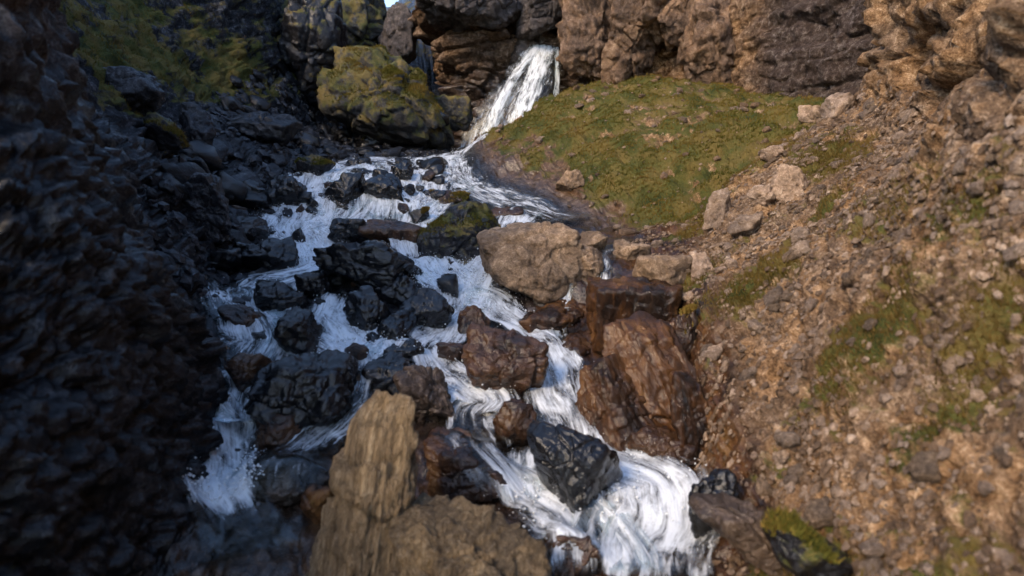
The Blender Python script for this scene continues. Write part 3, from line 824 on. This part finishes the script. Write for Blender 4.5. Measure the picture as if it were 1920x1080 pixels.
stream([(800, 660, 90, .8), (825, 700, 80, .8), (865, 735, 110, .85), (905, 765, 130, .8), (885, 800, 140, .32), (900, 840, 160, .2), (930, 890, 140, .42), (985, 930, 110, .72), (1030, 960, 130, .9), (1090, 1000, 170, .8), (1120, 1060, 190, .66), (1130, 1110, 200, .6)], 'blue white chute below the reddish dome boulder', 8)
stream([(640, 560, 60, .5), (622, 590, 76, .76), (640, 625, 100, .85), (672, 655, 130, 1.05), (690, 680, 120, .85), (690, 710, 60, .6), (680, 750, 60, .55), (640, 795, 84, .6), (600, 835, 90, .6), (560, 862, 110, .42), (530, 900, 150, .15), (510, 950, 150, .1)], 'bright plunge left of the midstream pile', 9)
stream([(450, 548, 110, .35), (455, 575, 130, .5), (480, 620, 120, .58), (490, 655, 130, .62), (470, 690, 100, .5), (430, 740, 90, .55), (418, 790, 100, .7), (414, 850, 110, .75), (414, 905, 110, .85), (416, 945, 100, 1.05), (430, 975, 110, .5), (455, 1010, 130, .12), (485, 1060, 150, .1)], 'left fall dropping into the dark corner pool', 10, smooth=14)
stream([(1000, 850, 60, .4), (992, 890, 80, .66), (985, 935, 80, .7), (1000, 965, 100, .85)], 'streaks running down beside the glossy black boulder', 11)
stream([(1078, 500, 16, .35), (1066, 535, 20, .5), (1055, 580, 22, .5), (1050, 620, 24, .55), (1048, 650, 36, .6)], 'thin spout falling between two tan rocks', 12, smooth=1, lift=.09)
stream([(880, 345, 40, .6), (850, 375, 40, .5), (815, 400, 44, .6), (790, 440, 60, .75)], 'runnel left of the moss capped boulder', 13)
stream([(560, 530, 60, .5), (530, 590, 60, .55), (545, 640, 66, .6), (520, 675, 80, .62), (500, 720, 70, .4), (450, 770, 60, .45)], 'thin veils among the black rocks above the left fall', 14)
stream([(760, 640, 60, .6), (735, 665, 70, .75), (700, 690, 70, .7)], 'runnels joining the bright plunge from the midstream pile', 15)
stream([(1150, 470, 40, .25), (1130, 510, 30, .3), (1125, 560, 30, .35), (1130, 640, 40, .35), (1160, 700, 46, .3), (1190, 800, 60, .3), (1220, 880, 60, .4)], 'thin trickles down the rusty ledge', 16, smooth=4, lift=.05)

# the waterfall: sheets fanning from the lip over the slanted face
def fall(pts, label, seed, bulge=.12):
    cen, half, foam = [], [], []
    for (px, py, w, Y, fo) in pts:
        p = at(px, py, Y)
        cen.append(p)
        half.append(.5 * w * to_px(p)[2] / FPX)
        foam.append(fo)
    return strip('waterfall', cen, half, foam, label, drape=False, seed=seed, side=(1, -.1, 0), bulge=bulge, ds=.06, m=40)
fall([(1032, 70, 26, 27.9, .4), (1018, 86, 60, 27.3, .5), (1000, 120, 94, 26.7, .3), (978, 170, 124, 26.2, .26), (950, 225, 150, 25.8, .26), (928, 280, 170, 25.5, .36)], 'broad thin veil of the waterfall fanning left down the rock', 21)
fall([(1022, 84, 44, 27.25, .75), (1012, 120, 42, 26.55, .7), (998, 160, 42, 26.05, .64), (982, 205, 48, 25.65, .6), (968, 260, 56, 25.35, .62)], 'bright central strand of the waterfall', 22)
fall([(1008, 86, 26, 27.2, .8), (978, 125, 22, 26.5, .66), (950, 170, 24, 26.0, .62), (930, 215, 30, 25.6, .56), (915, 270, 44, 25.3, .62)], 'left strand of the waterfall', 23)
fall([(1043, 84, 12, 27.2, .6), (1045, 130, 10, 26.6, .5), (1041, 200, 12, 26.4, .5)], 'thin right strand of the waterfall', 24, .03)

# ------------------------------------------------------------------ loose stones, scree and grass
def unit_stone(seed, sub=3):
    v, f = rock_verts((1, 1, 1), seed, sub, facets=9, sharp=24, rough=.12, fine=0)
    return v, f

RS = np.random.RandomState(5)
AREA = np.linalg.norm(np.cross(tu, tv), axis=2).ravel()
def pick(weight, n):
    w = np.clip(weight, 0, None) * AREA
    c = np.cumsum(w)
    i = np.searchsorted(c, RS.rand(n) * c[-1])
    return np.clip(i, 0, len(w) - 1)

def seen(p):
    px, py, d = to_px(p)
    if d < .5 or not (-5 < px < 1925 and -5 < py < 1085):
        return False
    v = Vector(p) * .985
    h = BVH.ray_cast(ORG, v.normalized(), v.length)
    return h[0] is None

ORD = 'nearest second third fourth fifth sixth seventh eighth ninth tenth eleventh twelfth thirteenth fourteenth fifteenth sixteenth seventeenth eighteenth nineteenth twentieth last'.split()
def individuals(name, weight, n, size, mats, kind, group, anchors, seed0, flat=.65, cat='stone', minpx=7, lift=.12):
    """single loose stones, each described by the landmark it lies beside"""
    protos = [mesh_from(name, *unit_stone(seed0 + k), M[mats[k % len(mats)]]) for k in range(8)]
    out = []
    for i in pick(weight, n * 14):
        p = V[i]
        d = to_px(p)[2]
        s = size(RS.rand())
        if s * FPX / max(d, .5) < minpx or not seen(p + NRM[i] * s * .3):
            continue
        out.append((i, s))
        if len(out) >= n:
            break
    keyed = {}
    for k, (i, s) in enumerate(out):
        px, py, d = to_px(V[i])
        big = s * FPX / d
        a = min(anchors, key=lambda q: (q[0] - px) ** 2 + (q[1] - py) ** 2)
        dx, dy = px - a[0], py - a[1]
        way = ('right of' if dx > 0 else 'left of') if abs(dx) > abs(dy) else ('below' if dy > 0 else 'above')
        sz = 'tiny' if big < 11 else 'small' if big < 20 else 'larger'
        keyed.setdefault((sz, way, a[2]), []).append((dx * dx + dy * dy, k))
    for (sz, way, what), lst in keyed.items():
        lst.sort()
        for r, (_, k) in enumerate(lst):
            i, s = out[k]
            o = link(name, protos[k % 8], cat=cat, group=group)
            o['label'] = '%s %s %s%s %s' % (sz, kind, (ORD[min(r, 20)] + ' ') if len(lst) > 1 else '', way, what)
            o.location = Vector(V[i]) + Vector(NRM[i]) * s * lift
            q = Vector(NRM[i]).to_track_quat('Z', 'Y') @ Euler((RS.uniform(-.3, .3), RS.uniform(-.3, .3), RS.uniform(0, 6.3))).to_quaternion()
            o.rotation_euler = q.to_euler()
            o.scale = (s * RS.uniform(.8, 1.3), s * RS.uniform(.7, 1.0), s * flat * RS.uniform(.7, 1.2))

def rubble(name, weight, n, size, mat, label, flat=.6):
    """thousands of chips of stone too small to pick apart"""
    iv, if_ = ico(1)
    idx = pick(weight, n)
    nv = len(iv)
    allv = np.empty((n, nv, 3))
    s = size(RS.rand(n))
    jit = 1 + RS.uniform(-.32, .32, (n, nv, 1))
    sc = np.stack([RS.uniform(.7, 1.3, n), RS.uniform(.6, 1.0, n), flat * RS.uniform(.6, 1.2, n)], 1) * s[:, None] * .5
    v = iv[None] * jit * sc[:, None, :]
    a = RS.uniform(0, 6.3, n)
    nn = NRM[idx]
    t1 = np.cross(nn, np.stack([np.cos(a), np.sin(a), .3 * np.ones(n)], 1))
    t1 /= np.linalg.norm(t1, axis=1, keepdims=True) + 1e-6
    t2 = np.cross(nn, t1)
    w = v[:, :, 0:1] * t1[:, None] + v[:, :, 1:2] * t2[:, None] + v[:, :, 2:3] * nn[:, None]
    w += (V[idx] + nn * (s * .03)[:, None])[:, None]
    f = (if_[None] + (np.arange(n) * nv)[:, None, None]).reshape(-1, 3)
    return link(name, mesh_from(name, w.reshape(-1, 3), f, M[mat], False), kind='stuff', label=label)

w_slope = rights * (1 - cliffr) * (YY > 3) * (YY < 13.6) * (1 - .8 * np.clip(moss, 0, 1)) * (.25 + sstep(-.2, .4, wob2 + .4 * wob))
w_scree = leftw * (1 - nearl) * (YY > 7.5) * (YY < 28) * (U > 3.2) * (.3 + sstep(-.2, .3, wob2))
w_fallfoot = ((U > 4.6) & (U < 7.4) & (YY > 18.5) & (YY < 27)) * 1.0
w_bed = bed * (YY > 4.5) * (YY < 20)
w_bank = bank * (YY < 25) * (U < 12.6)
M['pale'] = rock_material('pale_slope_stone', (.09, .06, .04), (.29, .20, .135), (.56, .43, .32), rough=.85, vary=.8)
M['brown'] = rock_material('brown_slope_stone', (.05, .030, .017), (.18, .108, .058), (.36, .24, .15), rough=.85, vary=.8)
A_SLOPE = [(1600, 170, 'the cliff foot'), (1480, 260, 'the upper slope ridge'), (1370, 380, 'the ridge notch'), (1300, 480, 'the ridge end'), (1500, 400, 'the pale ridge outcrop'),
           (1400, 700, 'the ochre moss tussock'), (1330, 600, 'the scarp edge'), (1550, 560, 'the middle of the gravel slope'), (1700, 330, 'the upper right slope hollow'), (1750, 520, 'the right hand gravel'),
           (1600, 760, 'the lower gravel slope'), (1800, 760, 'the lower right gravel'), (1480, 880, 'the mossy slope foot'), (1750, 950, 'the bottom right corner'), (1380, 830, 'the scarp foot')]
A_SCREE = [(318, 365, 'the grey topped bank rock'), (388, 388, 'the gable shaped boulder'), (470, 370, 'the rounded bank boulder'), (538, 365, 'the ribbed bank boulder'), (515, 482, 'the smooth black boulder'),
           (415, 493, 'the grey sheened rock'), (590, 313, 'the moss capped cascade rock'), (497, 238, 'the long grey slab'), (372, 250, 'the upright dark pillar'), (250, 170, 'the jutting dark block'),
           (300, 255, 'the mossy ledge block'), (705, 255, 'the boulder below the knoll'), (795, 235, 'the black ledge under the knoll'), (585, 150, 'the jutting crag'), (850, 260, 'the foot of the waterfall'), (640, 240, 'the knoll foot'), (430, 120, 'the upper left ledges')]
A_BED = [(945, 682, 'the reddish dome boulder'), (1068, 868, 'the glossy black boulder'), (700, 500, 'the midstream rock mass'), (865, 440, 'the moss capped boulder'), (575, 740, 'the massive black rock'), (708, 900, 'the tan pillar'),
         (860, 1020, 'the golden tan boulder'), (1002, 492, 'the largest tan boulder'), (528, 560, 'the left pool lip'), (561, 447, 'the white left channel'), (680, 650, 'the bright plunge'), (720, 340, 'the upper cascades'), (1200, 930, 'the lowest rapid'), (420, 950, 'the corner pool'), (1150, 640, 'the rusty shelf foot')]
A_BANK = [(900, 290, 'the bank tip'), (1050, 200, 'the bank crest by the waterfall'), (1200, 150, 'the dark cave'), (1350, 190, 'the upper bank'), (1100, 340, 'the brown lower bank'), (1230, 400, 'the bank foot'), (1220, 270, 'the middle of the bank'), (1480, 210, 'the shaded top corner of the bank')]
individuals('slope_stone', w_slope, 280, lambda r: .05 + .18 * r ** 3, ['pale', 'pale', 'pale', 'tan'], 'pale stone', 'pale stones on the gravel slope', A_SLOPE, 300)
individuals('scree_stone', w_scree + 1.2 * w_fallfoot, 280, lambda r: .22 + .55 * r ** 2, ['dark_dry', 'dark', 'dark_dry'], 'dark angular scree stone', 'dark stones of the left scree', A_SCREE, 330)
individuals('stream_stone', w_bed * (YY > 6) * (YY < 17.5) * (U < 7.7) * (1 + 1.5 * (U < 7)), 90, lambda r: .11 + .30 * r ** 2, ['dark', 'dark', 'redbrown'], 'dark wet stream stone', 'dark stones in the stream', A_BED, 360, flat=.95, lift=.34)
individuals('bank_stone', w_bank * (1 - .7 * sstep(.3, .9, moss)), 80, lambda r: .07 + .24 * r ** 3, ['pale', 'brown', 'tan'], 'pale stone in grass', 'stones in the grassy bank', A_BANK, 390)
# pale outcrops along the ridge of the gravel slope
for k, (px, py, w, h, lab) in enumerate([(1478, 345, 70, 62, 'largest pale outcrop on the ridge of the gravel slope'), (1432, 372, 56, 46, 'pale outcrop just below the largest one on the ridge'), (1525, 215, 50, 40, 'pale rock on the ridge under the near cliff'),
        (1345, 385, 44, 66, 'knobbly pale outcrop at the ridge notch'), (1400, 425, 66, 46, 'broad low pale outcrop inside the ridge'), (1445, 290, 46, 36, 'small pale outcrop high on the ridge line'), (1580, 190, 60, 40, 'pale ledge rock at the foot of the near cliff'), (1310, 500, 50, 60, 'pinkish outcrop at the lower ridge end'), (1065, 345, 60, 36, 'tan rock half buried in the lower grassy bank'), (1500, 470, 40, 34, 'pale knob below the ridge outcrops')]):
    rock('outcrop', px, py, w, h, 'pale' if k != 8 else 'tan', lab, cat='rock', seed=200 + k, rot=(0, 20, 15 * k), sink=.4)
rubble('gravel', w_slope, 10000, lambda r: .02 + .09 * r ** 3, 'brown', 'fine brown gravel on the right slope')
rubble('gravel', w_slope, 12000, lambda r: .02 + .09 * r ** 3, 'pale', 'fine pale gravel chips on the right slope')
rubble('scree', w_scree + w_fallfoot, 6500, lambda r: .07 + .34 * r ** 3, 'dark_dry', 'dark rubble between the stones of the left slope')
rubble('gravel', w_bank, 1500, lambda r: .03 + .08 * r ** 4, 'pale', 'pale chips scattered in the grass of the bank')

def blades(name, weight, n, hmin, hmax, wd, label, mat='grass'):
    idx = pick(weight, n)
    p = V[idx] + RS.uniform(-.03, .03, (n, 3))
    a = RS.uniform(0, 6.3, n)
    h = RS.uniform(hmin, hmax, n)
    lean = np.stack([RS.normal(0, .35, n), RS.normal(0, .35, n) - .15, np.ones(n)], 1) + .4 * NRM[idx]
    lean /= np.linalg.norm(lean, axis=1, keepdims=True)
    sd = np.stack([np.cos(a), np.sin(a), np.zeros(n)], 1) * (wd * RS.uniform(.6, 1.4, n))[:, None]
    tip = p + lean * h[:, None]
    tip[:, 2] -= .25 * h * RS.rand(n)
    v = np.stack([p - sd - .02 * NRM[idx], p + sd - .02 * NRM[idx], tip], 1).reshape(-1, 3)
    f = np.arange(n * 3).reshape(-1, 3)
    return link(name, mesh_from(name, v, f, M[mat], True), kind='stuff', label=label)
grass_w = sstep(.35, .9, moss) * (.15 + sstep(-.25, .35, wob2 + .5 * fn))
blades('grass', bank * grass_w * (YY < 26), 120000, .03, .09, .012, 'short green and ochre grass on the bank below the waterfall')
M['dry_grass'] = grass_material('ochre_grass', (.05, .042, .010), (.115, .080, .018), (.18, .115, .035))
blades('grass', rights * (1 - cliffr) * sstep(.3, .7, moss) * (YY > 3) * (YY < 13.6), 45000, .03, .09, .006, 'ochre grass tufts on the gravel slope', 'dry_grass')
blades('grass', leftw * (1 - nearl) * sstep(.3, .7, moss) * (YY < 27), 40000, .03, .09, .012, 'olive grass on the ledges of the left slope')

def tufts(o, name, n, h, wd, up=.45, mat='grass'):
    """grass rooted on the upward faces of a rock: a part of that rock"""
    me = o.data
    co = np.empty(len(me.vertices) * 3)
    me.vertices.foreach_get('co', co)
    co = co.reshape(-1, 3)
    no = np.array([v.normal[:] for v in me.vertices])
    nt = fbm(co * 1.4 + 3.0, 4, 77)
    w = np.clip(no[:, 2] - up, 0, 1) * sstep(-.35, .25, nt)
    c = np.cumsum(w)
    i = np.clip(np.searchsorted(c, RS.rand(n) * c[-1]), 0, len(co) - 1)
    p = co[i] + RS.uniform(-.04, .04, (n, 3)) * np.array([1, 1, .2])
    a = RS.uniform(0, 6.3, n)
    hh = h * RS.uniform(.5, 1.2, n)
    sd = np.stack([np.cos(a), np.sin(a), 0 * a], 1) * (wd * RS.uniform(.6, 1.4, n))[:, None]
    ln = no[i] * .6 + np.stack([RS.normal(0, .4, n), RS.normal(0, .4, n), .5 + 0 * a], 1)
    tip = p + ln / np.linalg.norm(ln, axis=1, keepdims=True) * hh[:, None]
    v = np.stack([p - sd - .03 * no[i], p + sd - .03 * no[i], tip], 1).reshape(-1, 3)
    ob = link(name, mesh_from(name, v, np.arange(n * 3).reshape(-1, 3), M[mat]), parent=o)
    return ob
for o in list(scene.objects):
    lb = o.get('label', '')
    if lb.startswith('huge grass covered knoll'):
        tufts(o, 'grass_cover', 26000, .08, .016, .15)
    elif 'mossy' in lb and o.name.startswith('boulder') and 'beneath' not in lb:
        tufts(o, 'moss', 2500, .06, .012, .4)
    elif 'moss cap' in lb and o.name.startswith('boulder') or lb.startswith('moss capped'):
        tufts(o, 'moss_cap', 2500, .05, .012, .6)

# ------------------------------------------------------------------ spray and froth
def drops(name, n, pick_w, size, up, label):
    ov_ = np.array([(1, 0, 0), (-1, 0, 0), (0, 1, 0), (0, -1, 0), (0, 0, 1), (0, 0, -1)], float)
    of_ = np.array([(0, 2, 4), (2, 1, 4), (1, 3, 4), (3, 0, 4), (2, 0, 5), (1, 2, 5), (3, 1, 5), (0, 3, 5)])
    pts = np.concatenate([q for q, _, _ in SPRAY])
    fo = np.concatenate([f for _, f, _ in SPRAY])
    ed = np.concatenate([e for _, _, e in SPRAY])
    c = np.cumsum(pick_w(fo, ed) * np.clip(pts[:, 1], 3, 30) ** .5)
    i = np.clip(np.searchsorted(c, RS.rand(n) * c[-1]), 0, len(pts) - 1)
    p = pts[i] + RS.normal(0, 1, (n, 3)) * np.array([.05, .05, .02])
    p[:, 2] += up * RS.rand(n) ** 2.5
    r = size(RS.rand(n))
    v = p[:, None] + ov_[None] * r[:, None, None] * RS.uniform(.6, 1.4, (n, 6, 1))
    f = (of_[None] + (np.arange(n) * 6)[:, None, None]).reshape(-1, 3)
    return link(name, mesh_from(name, v.reshape(-1, 3), f, M['froth'], True), kind='stuff', label=label)
drops('spray', 9000, lambda f, e: np.clip(f - .45, 0, 1) ** 2, lambda r: .004 + .010 * r ** 3, .16, 'fine droplets thrown up by the cascades')
drops('froth', 9000, lambda f, e: np.clip(f - .70, 0, 1) ** 2, lambda r: .006 + .016 * r ** 3, .03, 'lumpy white froth on the plunging water')
